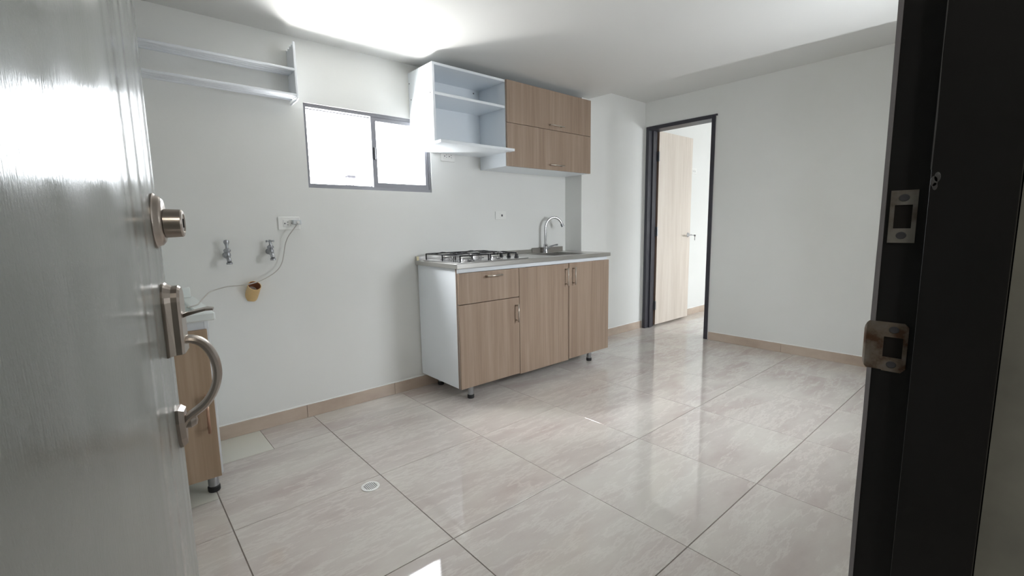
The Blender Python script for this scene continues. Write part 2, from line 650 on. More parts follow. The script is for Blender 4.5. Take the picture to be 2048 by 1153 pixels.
# ------------------------------------------------------------------ kitchen window
win = thing('window_1', 'small two-pane sliding window with dark frame in the kitchen wall', 'window', (WX0, YB, WZ0), 'structure')
fy0, fy1 = YB + 0.012, YB + 0.075
fr = MB()
t = 0.016
fr.box(WX0, WX0 + t, fy0, fy1, WZ0, WZ1).box(WX1 - t, WX1, fy0, fy1, WZ0, WZ1)
fr.box(WX0 + t, WX1 - t, fy0, fy1, WZ0, WZ0 + 0.02).box(WX0 + t, WX1 - t, fy0, fy1, WZ1 - 0.02, WZ1)
fr.box(WX0 + t, WX1 - t, fy0 + 0.028, fy0 + 0.033, WZ0 + 0.02, WZ0 + 0.028)
fr.build('window_frame', alu_m, win)


def sash(x0, x1, y0, bt, bl, br, bb):
    s = MB()
    y1 = y0 + 0.022
    z0, z1 = WZ0 + 0.0205, WZ1 - 0.0205
    s.box(x0, x0 + bl, y0, y1, z0, z1).box(x1 - br, x1, y0, y1, z0, z1)
    s.box(x0 + bl, x1 - br, y0, y1, z0, z0 + bb).box(x0 + bl, x1 - br, y0, y1, z1 - bt, z1)
    o = s.build('sash', alu_m, win)
    MB().box(x0 + bl - 0.003, x1 - br + 0.003, y0 + 0.009, y0 + 0.013, z0 + bb - 0.003, z1 - bt + 0.003).build('pane', glass_m, o)
    return o


sash(WX0 + t, 1.118, fy0 + 0.036, 0.004, 0.005, 0.028, 0.004)
sash(1.086, WX1 - t, fy0 + 0.004, 0.024, 0.032, 0.024, 0.030)
MB().box(1.094, 1.104, fy0 - 0.008, fy0 + 0.0035, 1.58, 1.66, 0.003).build('latch', blk_m, win)
# two windows added out of view to light the rooms
for nm, x0, x1, z0, z1, lb in (('added_window_2', 5.0, 6.4, 1.05, 1.95, 'large unseen window added to light the room beyond the inner door'),
                               ('added_window_3', FWX0, FWX1, FWZ0, FWZ1, 'unseen window added in the entrance wall to light the living space')):
    wn_ = thing(nm, lb, 'window', (x0, -3.1, z0), 'structure')
    f_ = MB()
    f_.box(x0, x0 + 0.04, -3.13, -3.08, z0, z1).box(x1 - 0.04, x1, -3.13, -3.08, z0, z1)
    f_.box(x0 + 0.04, x1 - 0.04, -3.13, -3.08, z0, z0 + 0.04).box(x0 + 0.04, x1 - 0.04, -3.13, -3.08, z1 - 0.04, z1)
    f_.box((x0 + x1) / 2 - 0.02, (x0 + x1) / 2 + 0.02, -3.13, -3.08, z0 + 0.04, z1 - 0.04)
    f_.build('window_frame', alu_m, wn_)
    MB().box(x0 + 0.038, x1 - 0.038, -3.107, -3.103, z0 + 0.038, z1 - 0.038).build('pane', glass_m, wn_)

post = MB()
post.box(5.895, 6.155, 12.0, 12.25, -3.0, 2.86).box(5.875, 6.175, 11.98, 12.27, 2.86, 2.89)
tag(post.build('concrete_post', conc_m), 'small grey concrete post seen outside at the foot of the left window pane', 'post')

# ------------------------------------------------------------------ inner door and its frame
fr = thing('trim_1', 'dark grey steel door frame around the bright inner doorway', 'door frame', (XR, D2Y0, 0), 'structure')
a0, a1 = XR - 0.012, XR + 0.152
FW = 0.036
MB().box(a0, a1, D2Y0 - FW, D2Y0 - 0.0005, 0, D2Z - 0.0005, 0.002).box(XR + 0.055, XR + 0.11, D2Y0 - FW - 0.014, D2Y0 - FW, 0, D2Z - FW).build('jamb', frame_m, fr)
MB().box(a0, a1, D2Y1 + 0.0005, D2Y1 + FW, 0, D2Z - 0.0005, 0.002).build('jamb', frame_m, fr)
MB().box(a0, a1, D2Y1 + FW, D2Y0 - FW, D2Z - FW, D2Z - 0.0005).build('head', frame_m, fr)
MB().box(XR - 0.016, XR - 0.0005, D2Y1 - 0.016, D2Y1, D2Z - 0.016, D2Z - 0.001).build('corner_tab', frame_m, fr)

DL0, DL1 = 4.303, 5.02
DY = -0.337
d2 = thing('door_2', 'pale wood-grain inner door standing open into the bright room', 'door', (DL0, DY, 0), 'structure')
MB().box(DL0, DL1, DY, DY + 0.036, 0.018, 2.125, 0.0015).build('leaf', pale_oak_m, d2)
MB().box(DL0 - 0.0015, DL0 - 0.0002, DY + 0.001, DY + 0.035, 0.02, 2.123).build('edge_band', edge_m, d2)
for z in (1.86, 1.06, 0.24):
    h = MB().lathe([(0.0001, -0.05), (0.007, -0.05), (0.007, 0.05), (0.0001, 0.05)], (DL0 - 0.007, DY - 0.004, z), n=12)
    h.box(DL0 - 0.004, DL0 - 0.0017, DY, DY + 0.034, z - 0.05, z + 0.05)
    h.build('hinge', dullchrome_m, d2)
lv = MB()
lv.lathe([(0.0001, 0), (0.027, 0), (0.027, 0.006), (0.022, 0.012), (0.011, 0.014), (0.010, 0.05), (0.0001, 0.05)], (4.965, DY - 0.0005, 1.008), (0, -1, 0), 20)
lv.tube([(4.965, DY - 0.045, 1.008), (4.93, DY - 0.052, 1.008), (4.85, DY - 0.050, 1.006)], [0.010, 0.009, 0.007], 10)
lever = lv.build('door_handle', chrome_m, d2)
ky = MB()
ky.box(4.972, 4.976, DY - 0.075, DY - 0.052, 1.003, 1.009)
ky.lathe([(0.0001, -0.0012), (0.012, -0.0012), (0.012, 0.0012), (0.0001, 0.0012)], (4.974, DY - 0.085, 1.0), (1, 0, 0), 14)
ky.box(4.973, 4.9755, DY - 0.089, DY - 0.081, 0.945, 0.99)
ky.build('key', dullchrome_m, lever)


# ------------------------------------------------------------------ sockets
def socket(name, label, x, z, wdt, hgt, recs, m=whitep_m, group=None):
    root = thing(name, label, 'socket', (x, YB, z), group=group)
    b = MB()
    b.box(x - wdt / 2, x + wdt / 2, YB - 0.008, YB - 0.0002, z - hgt / 2, z + hgt / 2, 0.003)
    b.build('cover_plate', m, root)
    for (cx, typ) in recs:
        c = MB()
        c.box(cx - 0.017, cx + 0.017, YB - 0.0105, YB - 0.0081, z - 0.021, z + 0.021, 0.001)
        r_ = c.build('receptacle', m, root)
        h = MB()
        if typ == 'us':
            h.box(cx + 0.003, cx + 0.010, YB - 0.0112, YB - 0.0106, z + 0.006, z + 0.009)
            h.box(cx + 0.003, cx + 0.010, YB - 0.0112, YB - 0.0106, z - 0.010, z - 0.007)
            h.lathe([(0.0001, 0), (0.0042, 0), (0.0042, 0.0007), (0.0001, 0.0007)], (cx - 0.009, YB - 0.0106, z - 0.001), (0, -1, 0), 10)
        else:
            h.box(cx - 0.008, cx + 0.008, YB - 0.0112, YB - 0.0106, z - 0.008, z + 0.008)
        h.build('slots', screw_m, r_)
    return root


socket('wall_socket', 'white double socket with a charger plugged in, above the two taps', 0.546, 1.178, 0.118, 0.074, [(0.531, 'us'), (0.571, 'us')])
socket('wall_socket', 'white double socket under the open shelf, right of the window', 1.648, 1.646, 0.118, 0.074, [(1.628, 'us'), (1.668, 'us')])
socket('wall_socket', 'white wall plate with one small dark port above the worktop', 2.133, 1.228, 0.108, 0.064, [(2.142, 'port')])
socket('wall_socket', 'white plate on the wall of the bright room, past the inner door edge', 5.20, 1.77, 0.118, 0.076, [(5.18, 'us'), (5.22, 'us')])

ch = thing('plug_adapter', 'small grey-white charger block plugged into the socket above the taps', 'charger', (0.59, YB - 0.012, 1.183))
MB().box(0.560, 0.604, YB - 0.045, YB - 0.0114, 1.170, 1.197, 0.003).build('body', mat('translucent_grey_plastic', (0.62, 0.64, 0.66), 0.35), ch)
MB().lathe([(0.0001, 0), (0.008, 0), (0.008, 0.006), (0.0001, 0.006)], (0.583, YB - 0.0452, 1.182), (0, -1, 0), 12).build('cable_port', whitep_m, ch)

cpts = [(0.585, 1.178), (0.558, 1.143), (0.528, 1.104), (0.509, 1.062), (0.497, 1.01), (0.486, 0.965), (0.468, 0.93), (0.443, 0.905), (0.415, 0.887), (0.388, 0.873), (0.347, 0.858),
        (0.30, 0.8485), (0.24, 0.847), (0.194, 0.845), (0.147, 0.834), (0.105, 0.821), (0.076, 0.8165), (0.045, 0.8125)]
cy_ = [-0.315, -0.31, -0.30, -0.29, -0.29, -0.295, -0.30, -0.31, -0.325, -0.345, -0.362, -0.368, -0.36, -0.36, -0.37, -0.39, -0.41, -0.44]


def smooth_pts(p, sub=4):
    out = []
    P = [Vector(q) for q in p]
    for i in range(len(P) - 1):
        a, b_, c, d = P[max(i - 1, 0)], P[i], P[i + 1], P[min(i + 2, len(P) - 1)]
        for k in range(sub):
            t_ = k / sub
            out.append(0.5 * ((2 * b_) + (-a + c) * t_ + (2 * a - 5 * b_ + 4 * c - d) * t_ ** 2 + (-a + 3 * b_ - 3 * c + d) * t_ ** 3))
    out.append(P[-1])
    return out


# cable points sit off the wall: re-project each onto its own depth from the pixel ray
C0 = Vector(M.translation)


def depth(x, z, y_from, y_to):
    d = Vector((x, y_from, z)) - C0
    k = (y_to - C0.y) / d.y
    q = C0 + d * k
    return (q.x, q.y, q.z)


cab = [depth(x, z, -0.30, y) for (x, z), y in zip(cpts[:14], cy_)] + [(0.112, -0.43, 0.8425), (0.079, -0.487, 0.829), (0.050, -0.55, 0.8135), (0.022, -0.654, 0.8116), (-0.02, -0.70, 0.8114)]
tag(MB().tube(smooth_pts(cab), 0.0029, 6).build('charger_cable', cable_m), 'thin pale cable hanging from the charger down to the laundry sink', 'cable')


# ------------------------------------------------------------------ taps on the wall
def wall_tap(label, x, z, turn):
    r_ = thing('garden_tap', label, 'tap', (x, YB, z))
    b = MB()
    b.lathe([(0.0001, 0.0002), (0.017, 0.0002), (0.016, 0.004), (0.0095, 0.006), (0.0095, 0.030), (0.013, 0.032), (0.013, 0.040), (0.0001, 0.041)], (x, YB, z), (0, -1, 0), 14)
    b.lathe([(0.0001, -0.018), (0.010, -0.016), (0.0155, -0.004), (0.0155, 0.008), (0.011, 0.016), (0.017, 0.020), (0.018, 0.028), (0.012, 0.034), (0.007, 0.037), (0.006, 0.056), (0.0001, 0.056)], (x, YB - 0.045, z), (0, 0, 1), 14)
    b.tube([(x, YB - 0.045, z - 0.006), (x, YB - 0.066, z - 0.014), (x, YB - 0.076, z - 0.024), (x, YB - 0.079, z - 0.034)], [0.0105, 0.0105, 0.0105, 0.0105], 12)
    b.lathe([(0.0001, 0), (0.0145, 0), (0.0145, 0.010), (0.0001, 0.011)], (x, YB - 0.079, z - 0.046), (0, 0, 1), 14)
    b.build('tap_body', dullchrome_m, r_)
    hd = MB()
    zz = z + 0.058
    hd.lathe([(0.0001, -0.006), (0.008, -0.006), (0.009, 0.0), (0.0065, 0.007), (0.0001, 0.008)], (x, YB - 0.045, zz), (0, 0, 1), 12)
    if turn is not None:
        for k in range(4):
            an = turn + k * math.pi / 2
            dx, dy = math.cos(an), math.sin(an)
            hd.tube([(x, YB - 0.045, zz), (x + dx * 0.018, YB - 0.045 + dy * 0.018, zz), (x + dx * 0.024, YB - 0.045 + dy * 0.024, zz)], [0.0038, 0.0038, 0.0062], 8)
    else:
        hd.lathe([(0.0001, -0.004), (0.011, 0.0), (0.014, 0.010), (0.011, 0.019), (0.0001, 0.022)], (x, YB - 0.045, zz + 0.002), (0, 0, 1), 12, sx=1.0, sy=0.8)
    hd.build('tap_handle', dullchrome_m, r_)


wall_tap('left grey wall tap with a plain round knob, above the laundry sink', 0.218, 1.012, None)
wall_tap('right grey wall tap with a cross handle, below the plugged socket', 0.428, 1.022, 0.5)

# drain pipe stub ----------------------------------------------------------
pr = thing('drain_pipe_stub', 'broken yellow plastic drain pipe stub sticking out below the taps', 'pipe', (0.325, YB, 0.80))
ax = Vector((0.09, -0.68, 0.72)).normalized()
o_ = Vector((0.322, YB + 0.018, 0.768))
R_ = 0.0335
b = bmesh.new()
n_ = 22
exv = Vector((1, 0, 0))
exv = (exv - ax * exv.dot(ax)).normalized()
eyv = ax.cross(exv)
Lp = 0.10
ring = []
for k in range(n_):
    an = 2 * math.pi * k / n_
    d_ = exv * math.cos(an) + eyv * math.sin(an)
    # bottom end cut where it meets the wall, slightly ragged
    base = o_ + d_ * R_
    h0 = (YB - 0.0005 - base.y) / ax.y if abs(ax.y) > 1e-4 else 0
    h0 = max(0.0, h0) + (random.uniform(0, 0.006))
    p0, p1 = base + ax * min(h0, Lp - 0.01), base + ax * Lp
    q1, q0 = o_ + d_ * (R_ - 0.003) + ax * Lp, o_ + d_ * (R_ - 0.003) + ax * 0.012
    ring.append([b.verts.new(p) for p in (p0, p1, q1, q0)])
for k in range(n_):
    A, B = ring[k], ring[(k + 1) % n_]
    for i in range(3):
        f = b.faces.new((A[i], B[i], B[i + 1], A[i + 1]))
        f.smooth = True
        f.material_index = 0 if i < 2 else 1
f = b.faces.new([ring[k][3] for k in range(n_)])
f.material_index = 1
bmesh.ops.recalc_face_normals(b, faces=b.faces[:])
mb = MB()
mb.bm.free()
mb.bm = b
mb.build('pipe', [pvc_m, pvci_m], pr)

# ------------------------------------------------------------------ wall rack
rk = thing('wall_rack', 'white metal two-tier wall rack left of the window, near the ceiling', 'rack', (0.6, YB, 1.86))
ys0, ys1, zb, zt = YB - 0.0005, -0.388, 1.862, 2.142


def end_panel(x):
    prof = [(ys0, zb), (ys1, zb - 0.004), (ys1, zt)]
    m_ = 4
    for k in range(m_):
        a = ys1 + (ys0 - ys1) * k / m_
        c = ys1 + (ys0 - ys1) * (k + 1) / m_
        for s_ in (0.15, 0.35, 0.5, 0.65, 0.85):
            y = a + (c - a) * s_
            prof.append((y, zt - 0.012 * math.sin(math.pi * s_) - 0.002 * k))
        prof.append((c, zt - 0.002 * (k + 1)))
    b = MB()
    b.prism(prof, 0, x - 0.0025, x + 0.0025)
    b.box(x - 0.006, x + 0.006, ys1 - 0.003, ys1 + 0.004, zb - 0.004, zt + 0.002, 0.002)
    return b.build('end_panel', rack_m, rk)


end_panel(0.605)
end_panel(-0.46)
for z in (2.0, 1.868):
    for y in (-0.383, -0.352, -0.321, -0.279):
        MB().tube([(-0.457, y, z), (0.602, y, z)], 0.0085 if y != -0.279 else 0.007, 8).build('rail', rack_m, rk)
for x in (0.605, -0.46):
    MB().tube([(x, ys1, zb - 0.002), (x, ys1 - 0.006, zb - 0.012), (x, ys1 + 0.012, zb - 0.018), (x, YB - 0.05, zb - 0.020), (x, YB - 0.012, zb - 0.022)], 0.005, 8).build('hook', rack_m, rk)

# ------------------------------------------------------------------ upper cabinet
uc = thing('wall_cabinet', 'white and oak wall cabinet with open shelves and two flip-up doors', 'cabinet', (2.1, YB, 1.56))
UX0, UXM, UX1 = 1.358, 1.945, 2.862
UY = -0.562
UT, UB, UB2 = 2.157, 1.662, 1.568
yb_ = YB - 0.0006
MB().box(UX0, UX0 + 0.016, UY, yb_, UB + 0.0182, UT, 0.001).build('side_panel', white_m, uc)
MB().box(UXM - 0.0, UXM + 0.016, UY, yb_, UB2, UT - 0.0165).build('divider_panel', white_m, uc)
MB().box(UX1 - 0.016, UX1, UY, yb_, UB2, UT, 0.001).build('side_panel', white_m, uc)
MB().box(UX0 + 0.0165, UX1 - 0.0165, UY, yb_, UT - 0.016, UT, 0.001).build('top_panel', white_m, uc)
MB().box(UXM + 0.0165, UX1 - 0.0165, UY, yb_, UB2, UB2 + 0.016).build('bottom_panel', white_m, uc)
MB().box(UX0 + 0.0165, UXM - 0.0005, yb_ - 0.004, yb_, UB + 0.019, UT - 0.0165).build('back_panel', white_m, uc)
MB().box(UXM + 0.0165, UX1 - 0.0165, yb_ - 0.004, yb_, UB2 + 0.0165, UT - 0.0165).build('back_panel', white_m, uc)
MB().box(UX0 + 0.0165, UXM - 0.0005, UY + 0.002, yb_ - 0.0045, 1.966, 1.982).build('shelf', white_m, uc)
MB().prism([(UX0 - 0.004, yb_), (UXM - 0.0008, yb_), (UXM - 0.0008, -0.585), (UXM + 0.016, -0.585), (UXM + 0.016, -0.641), (UX0 - 0.004, -0.641)], 2, UB, UB + 0.0178, 0.001).build('deep_shelf', white_m, uc)
zm = 1.868
for z0, z1, zh in ((zm + 0.0015, UT - 0.001, 1.9), (UB2 + 0.001, zm - 0.0015, 1.604)):
    dr = MB().box(UXM + 0.0015, UX1 - 0.001, UY - 0.0185, UY - 0.0005, z0, z1, 0.0008).build('flip_door', oak_m, uc)
    MB().tube([(2.358, UY - 0.044, zh), (2.515, UY - 0.044, zh)], 0.005, 8).tube([(2.376, UY - 0.0187, zh), (2.376, UY - 0.044, zh)], 0.004, 8).tube([(2.497, UY - 0.0187, zh), (2.497, UY - 0.044, zh)], 0.004, 8).build('bar_handle', handle_m, dr)
for (y, z) in ((-0.276, 2.088), (-0.293, 1.983), (-0.532, 1.979)):
    MB().lathe([(0.0001, 0), (0.0045, 0), (0.004, 0.001), (0.0001, 0.0012)], (UX0 - 0.0001, y, z), (-1, 0, 0), 10).build('screw', screw_m, uc)
MB().lathe([(0.0001, 0), (0.0055, 0), (0.005, 0.001), (0.0001, 0.0012)], (1.893, yb_ - 0.0041, 2.118), (0, -1, 0), 10).build('screw', screw_m, uc)

# ------------------------------------------------------------------ base cabinet
KX0, KX1, KY, KB, KT = 1.366, 2.876, -0.748, 0.103, 0.882
kc = thing('base_cabinet', 'oak-fronted kitchen base cabinet with white sides on short legs', 'cabinet', (2.12, -0.5, 0))
KM, KR = 1.872, 2.383
MB().box(KX0, KX0 + 0.016, KY, YB - 0.0105, KB, KT, 0.001).build('side_panel', white_m, kc)
MB().box(KX1 - 0.016, KX1, KY, YB - 0.0105, KB, KT, 0.001).build('side_panel', white_m, kc)
MB().box(KM - 0.008, KM + 0.008, KY + 0.014, YB - 0.012, KB + 0.0165, KT).build('divider_panel', white_m, kc)
MB().box(KX0 + 0.0165, KX1 - 0.0165, KY, YB - 0.0105, KB, KB + 0.016).build('bottom_panel', white_m, kc)
MB().box(KX0 + 0.0165, KX1 - 0.0165, KY, KY + 0.0135, 0.855, KT).build('front_rail', white_m, kc)
MB().box(KX0 - 0.0012, KX0 - 0.0001, KY, KY + 0.012, KB, KT).build('edge_strip', edge_m, kc)
fy = KY - 0.0005
ft = 0.018
dw = MB().box(KX0 + 0.001, KM - 0.002, fy - ft, fy, 0.656, 0.853, 0.0008).build('drawer_front', oak_m, kc)


def bar(parent, p, q, out, m=handle_m):
    p, q = Vector(p), Vector(q)
    d = (q - p)
    o = Vector((0, -out, 0))
    b = MB().tube([p + o - d * 0.12, q + o + d * 0.12], 0.006, 10)
    for s_ in (p, q):
        b.tube([s_ + Vector((0, -0.0002, 0)), s_ + o], 0.0048, 8)
    return b.build('bar_handle', m, parent)


ff = fy - ft
bar(dw, (1.583, ff, 0.823), (1.69, ff, 0.823), 0.03)
dl = MB().box(KX0 + 0.001, KM - 0.002, fy - ft, fy, KB + 0.001, 0.6515, 0.0008).build('door', oak_m, kc)
bar(dl, (1.838, ff, 0.597), (1.838, ff, 0.495), 0.03)
dm = MB().box(KM + 0.002, KR - 0.0015, fy - ft, fy, KB + 0.001 - 0.008, 0.853, 0.0008).build('door', oak_m, kc)
bar(dm, (2.346, ff, 0.81), (2.346, ff, 0.70), 0.03)
drr = MB().box(KR + 0.0015, KX1 - 0.001, fy - ft - 0.004, fy - 0.004, KB + 0.001, 0.855, 0.0008).build('door', oak_m, kc)
bar(drr, (2.425, ff - 0.004, 0.812), (2.425, ff - 0.004, 0.702), 0.03)
MB().box(KX1 - 0.001, KX1 - 0.0001, fy - ft, fy, KB + 0.001, 0.852).build('edge_strip', edge_m, kc)
for (x, y) in ((1.49, -0.69), (2.735, -0.68), (1.49, -0.32), (2.735, -0.32), (2.1, -0.33)):
    lg = MB().lathe([(0.0001, 0.026), (0.019, 0.026), (0.019, KB - 0.001), (0.0001, KB - 0.001)], (x, y, 0), n=16).build('leg', dullchrome_m, kc)
    MB().lathe([(0.0001, 0.0003), (0.021, 0.0003), (0.023, 0.004), (0.023, 0.022), (0.020, 0.0258), (0.0001, 0.0258)], (x, y, 0), n=16).build('foot', rubber_m, lg)

# ------------------------------------------------------------------ worktop with sink
CT = 0.914
wt = thing('worktop', 'brushed steel worktop with a sink bowl and low upstand', 'worktop', (2.12, -0.5, 0.885))
TX0, TX1, TY0 = 1.352, 2.892, -0.775
SX0, SX1, SY0, SY1 = 2.31, 2.70, -0.69, -0.36
b = MB()
yb2 = YB - 0.0005
z0 = 0.884
b.box(TX0, SX0, TY0, yb2, z0, CT, 0.0015).box(SX1, TX1, TY0, yb2, z0, CT, 0.0015)
b.box(SX0 - 0.001, SX1 + 0.001, TY0, SY0, z0, CT, 0.0).box(SX0 - 0.001, SX1 + 0.001, SY1, yb2, z0, CT, 0.0)
b.build('top', steel_m, wt)
b = MB()
b.box(TX0 + 0.004, 2.845, YB - 0.016, yb2, CT + 0.0002, 0.944, 0.001)
b.build('upstand', steel_m, wt)
MB().box(2.46, 2.842, -0.283, YB - 0.0165, CT + 0.0002, 0.956, 0.0015).build('raised_ledge', mat('dull_brown_steel', (0.29, 0.27, 0.245), 0.45, 0.5), wt)
MB().box(TX0 + 0.002, TX0 + 0.02, YB - 0.022, YB - 0.0165, CT + 0.0002, 0.943, 0.001).build('corner_clip', mat('cream_sealant', (0.75, 0.68, 0.45), 0.4), wt)
b = MB()
zs = 0.76
b.box(SX0, SX0 + 0.002, SY0, SY1, zs, z0 - 0.0005).box(SX1 - 0.002, SX1, SY0, SY1, zs, z0 - 0.0005)
b.box(SX0, SX1, SY0, SY0 + 0.002, zs, z0 - 0.0005).box(SX0, SX1, SY1 - 0.002, SY1, zs, z0 - 0.0005)
b.box(SX0, SX1, SY0, SY1, zs - 0.002, zs)
b.build('sink_bowl', steel_m, wt)
MB().lathe([(0.0001, 0), (0.04, 0), (0.038, 0.003), (0.02, 0.002), (0.0001, 0.002)], (2.5, -0.52, zs + 0.0002), n=18).build('sink_drain', chrome_m, wt)

# faucet --------------------------------------------------------------------
fx, fyy = 2.573, -0.33
fc = thing('kitchen_faucet', 'chrome gooseneck faucet behind the sink', 'faucet', (fx, fyy, CT))
MB().lathe([(0.0001, 0.0003), (0.027, 0.0003), (0.026, 0.006), (0.020, 0.009), (0.019, 0.030), (0.022, 0.034), (0.022, 0.052), (0.016, 0.058), (0.017, 0.068), (0.013, 0.074), (0.0001, 0.075)], (fx, fyy, CT), n=18).build('faucet_body', chrome_m, fc)
arc = [(fx, fyy, CT + 0.07), (fx, fyy, CT + 0.12), (fx, fyy, CT + 0.18)]
hx, hy = 0.074, -0.03
for k in range(13):
    an = math.pi * (1 - k / 12 * 0.88)
    arc.append((fx + hx * (1 + math.cos(an)), fyy + hy * (1 + math.cos(an)), CT + 0.205 + 0.092 * math.sin(an)))
MB().tube(arc, 0.0105, 12).build('spout', chrome_m, fc)
e1, e0 = Vector(arc[-1]), Vector(arc[-2])
dd = (e1 - e0).normalized()
MB().tube([e1 - dd * 0.004, e1 + dd * 0.022], 0.0135, 12).build('aerator', dullchrome_m, fc)
MB().tube([(fx + 0.018, fyy - 0.003, CT + 0.030), (fx + 0.06, fyy - 0.01, CT + 0.052), (fx + 0.10, fyy - 0.012, CT + 0.060), (fx + 0.135, fyy - 0.012, CT + 0.062)], [0.008, 0.007, 0.005, 0.008], 10).build('lever', dullchrome_m, fc)

# hob -----------------------------------------------------------------------
HX0, HX1, HY0, HY1 = 1.385, 1.985, -0.745, -0.315
hb = thing('gas_hob', 'steel four-burner gas hob with black wire grates set in the worktop', 'hob', (1.68, -0.53, CT))
b = MB()
hz = CT + 0.0004
b.box(HX0, HX1, HY0, HY1, hz, hz + 0.006, 0.002)
b.build('tray', mat('polished_steel_tray', (0.66, 0.66, 0.67), 0.16, 1.0), hb)
BURN = [(1.515, -0.64, 1.0), (1.515, -0.42, 0.8), (1.765, -0.64, 0.8), (1.765, -0.42, 1.0)]
bz = hz + 0.0062
for (x, y, s_) in BURN:
    bo = MB().lathe([(0.0001, 0), (0.062 * s_, 0), (0.060 * s_, 0.004), (0.044 * s_, 0.006), (0.040 * s_, 0.014), (0.034 * s_, 0.016), (0.0001, 0.016)], (x, y, bz), n=22).build('burner', chrome_m, hb)
    MB().lathe([(0.0001, 0.0165), (0.038 * s_, 0.0165), (0.039 * s_, 0.020), (0.032 * s_, 0.0245), (0.0001, 0.0255)], (x, y, bz), n=22).build('burner_cap', steel_m, bo)
gz = bz + 0.040
rr = 0.0045
for (gx0, gx1) in ((1.405, 1.632), (1.648, 1.875)):
    g = MB()
    gy0, gy1 = -0.735, -0.325
    ym = (gy0 + gy1) / 2
    for y in (gy0, ym, gy1):
        g.tube([(gx0, y, gz), (gx1, y, gz)], rr, 6)
    for x in (gx0, gx1):
        g.tube([(x, gy0, gz), (x, gy1, gz)], rr, 6)
    for x in (gx0, gx1):
        for y in (gy0, ym, gy1):
            g.tube([(x, y, gz), (x, y, bz + 0.0002)], rr, 6)
    cx = (gx0 + gx1) / 2
    for cyy, a_, b_ in ((-0.64, gy0, ym), (-0.42, ym, gy1)):
        for dx, dy in ((1, 0), (-1, 0), (0, 1), (0, -1)):
            ex_ = cx + dx * (gx1 - gx0) / 2 if dx else cx
            ey_ = cyy if dx else (b_ if dy > 0 else a_)
            ix, iy = cx + dx * 0.03, cyy + dy * 0.03
            g.tube([(ex_, ey_, gz + 0.001), ((ex_ + ix) / 2, (ey_ + iy) / 2, gz + 0.006), (ix, iy, gz + 0.006)], rr, 6)
    g.build('grate', blk_m, hb)
for k in range(4):
    y = -0.66 + k * 0.085
    kb = MB().lathe([(0.0001, 0), (0.017, 0), (0.016, 0.004), (0.013, 0.006), (0.012, 0.020), (0.0001, 0.021)], (1.945, y, bz), n=16)
    kb.box(1.945 - 0.003, 1.945 + 0.003, y - 0.012, y + 0.012, bz + 0.018, bz + 0.026, 0.001)
    kb.build('knob', blk_m, hb)

# ------------------------------------------------------------------ laundry unit
LX0, LX1, LY, LB = XL + 0.02, 0.032, -0.858, 0.088
lc = thing('laundry_cabinet', 'narrow white laundry cabinet with an oak door, left behind the entrance door', 'cabinet', (-0.27, -0.56, 0))
lyb = YB - 0.011
LTZ = 0.771
MB().box(LX1 - 0.016, LX1, LY, lyb, LB, LTZ, 0.001).build('side_panel', white_m, lc)
MB().box(LX0, LX0 + 0.016, LY, lyb, LB, LTZ, 0.001).build('side_panel', white_m, lc)
MB().box(LX0 + 0.0165, LX1 - 0.0165, LY, lyb, LB, LB + 0.016).build('bottom_panel', white_m, lc)
MB().box(LX0 + 0.0165, LX1 - 0.0165, LY, LY + 0.016, 0.60, LTZ).build('front_rail', white_m, lc)
ld = MB().box(LX0 + 0.002, LX1 - 0.010, LY - 0.0185, LY - 0.0005, LB - 0.002, 0.735, 0.0008).build('door', wood('yellowish_oak_laminate', (0.34, 0.245, 0.165), (0.39, 0.285, 0.20), (0.45, 0.34, 0.245)), lc)
bar(ld, (-0.008, LY - 0.0185, 0.452), (-0.008, LY - 0.0185, 0.315), 0.03, copper_m)
for (x, y) in ((-0.004, -0.815), (LX0 + 0.05, -0.815), (-0.01, -0.32), (LX0 + 0.05, -0.32)):
    lg = MB().lathe([(0.0001, 0.026), (0.021, 0.026), (0.021, LB - 0.001), (0.0001, LB - 0.001)], (x, y, 0), n=16).build('leg', dullchrome_m, lc)
    MB().lathe([(0.0001, 0.0003), (0.022, 0.0003), (0.0245, 0.004), (0.0245, 0.022), (0.021, 0.0258), (0.0001, 0.0258)], (x, y, 0), n=16).build('foot', rubber_m, lg)

ls = thing('laundry_sink', 'white moulded laundry sink top with raised back edge, on the narrow cabinet', 'sink', (-0.27, -0.56, 0.772))
mold_m = mat('white_moulded_resin', (0.74, 0.78, 0.77), 0.35)
b = MB()
X0, X1, Y0, Y1 = XL + 0.004, 0.055, -0.893, YB - 0.001
zr0, zr1 = 0.7715, 0.808
b.box(X0, X1, Y0, -0.835, zr0, zr1, 0.006).box(X0, X0 + 0.05, -0.84, -0.32, zr0, zr1, 0.004).box(X1 - 0.06, X1, -0.84, -0.32, zr0, zr1, 0.004)
b.box(X0, X1, -0.33, Y1, zr0, zr1, 0.004)
b.build('rim', mold_m, ls)
MB().prism([(-0.315, zr1 + 0.0003), (-0.302, 0.852), (-0.296, 0.858), (Y1, 0.858), (Y1, zr1 + 0.0003)], 0, X0, 0.040, 0.003).build('splash_edge', mold_m, ls)
b = MB()
bx0, bx1, by0, by1, bzz = X0 + 0.04, X1 - 0.055, -0.832, -0.333, 0.62
b.box(bx0, bx0 + 0.008, by0, by1, bzz, 0.79).box(bx1 - 0.008, bx1, by0, by1, bzz, 0.79).box(bx0, bx1, by0, by0 + 0.008, bzz, 0.79).box(bx0, bx1, by1 - 0.008, by1, bzz, 0.79)
b.box(bx0, bx1, by0, by1, bzz - 0.008, bzz)
b.build('basin', mold_m, ls)

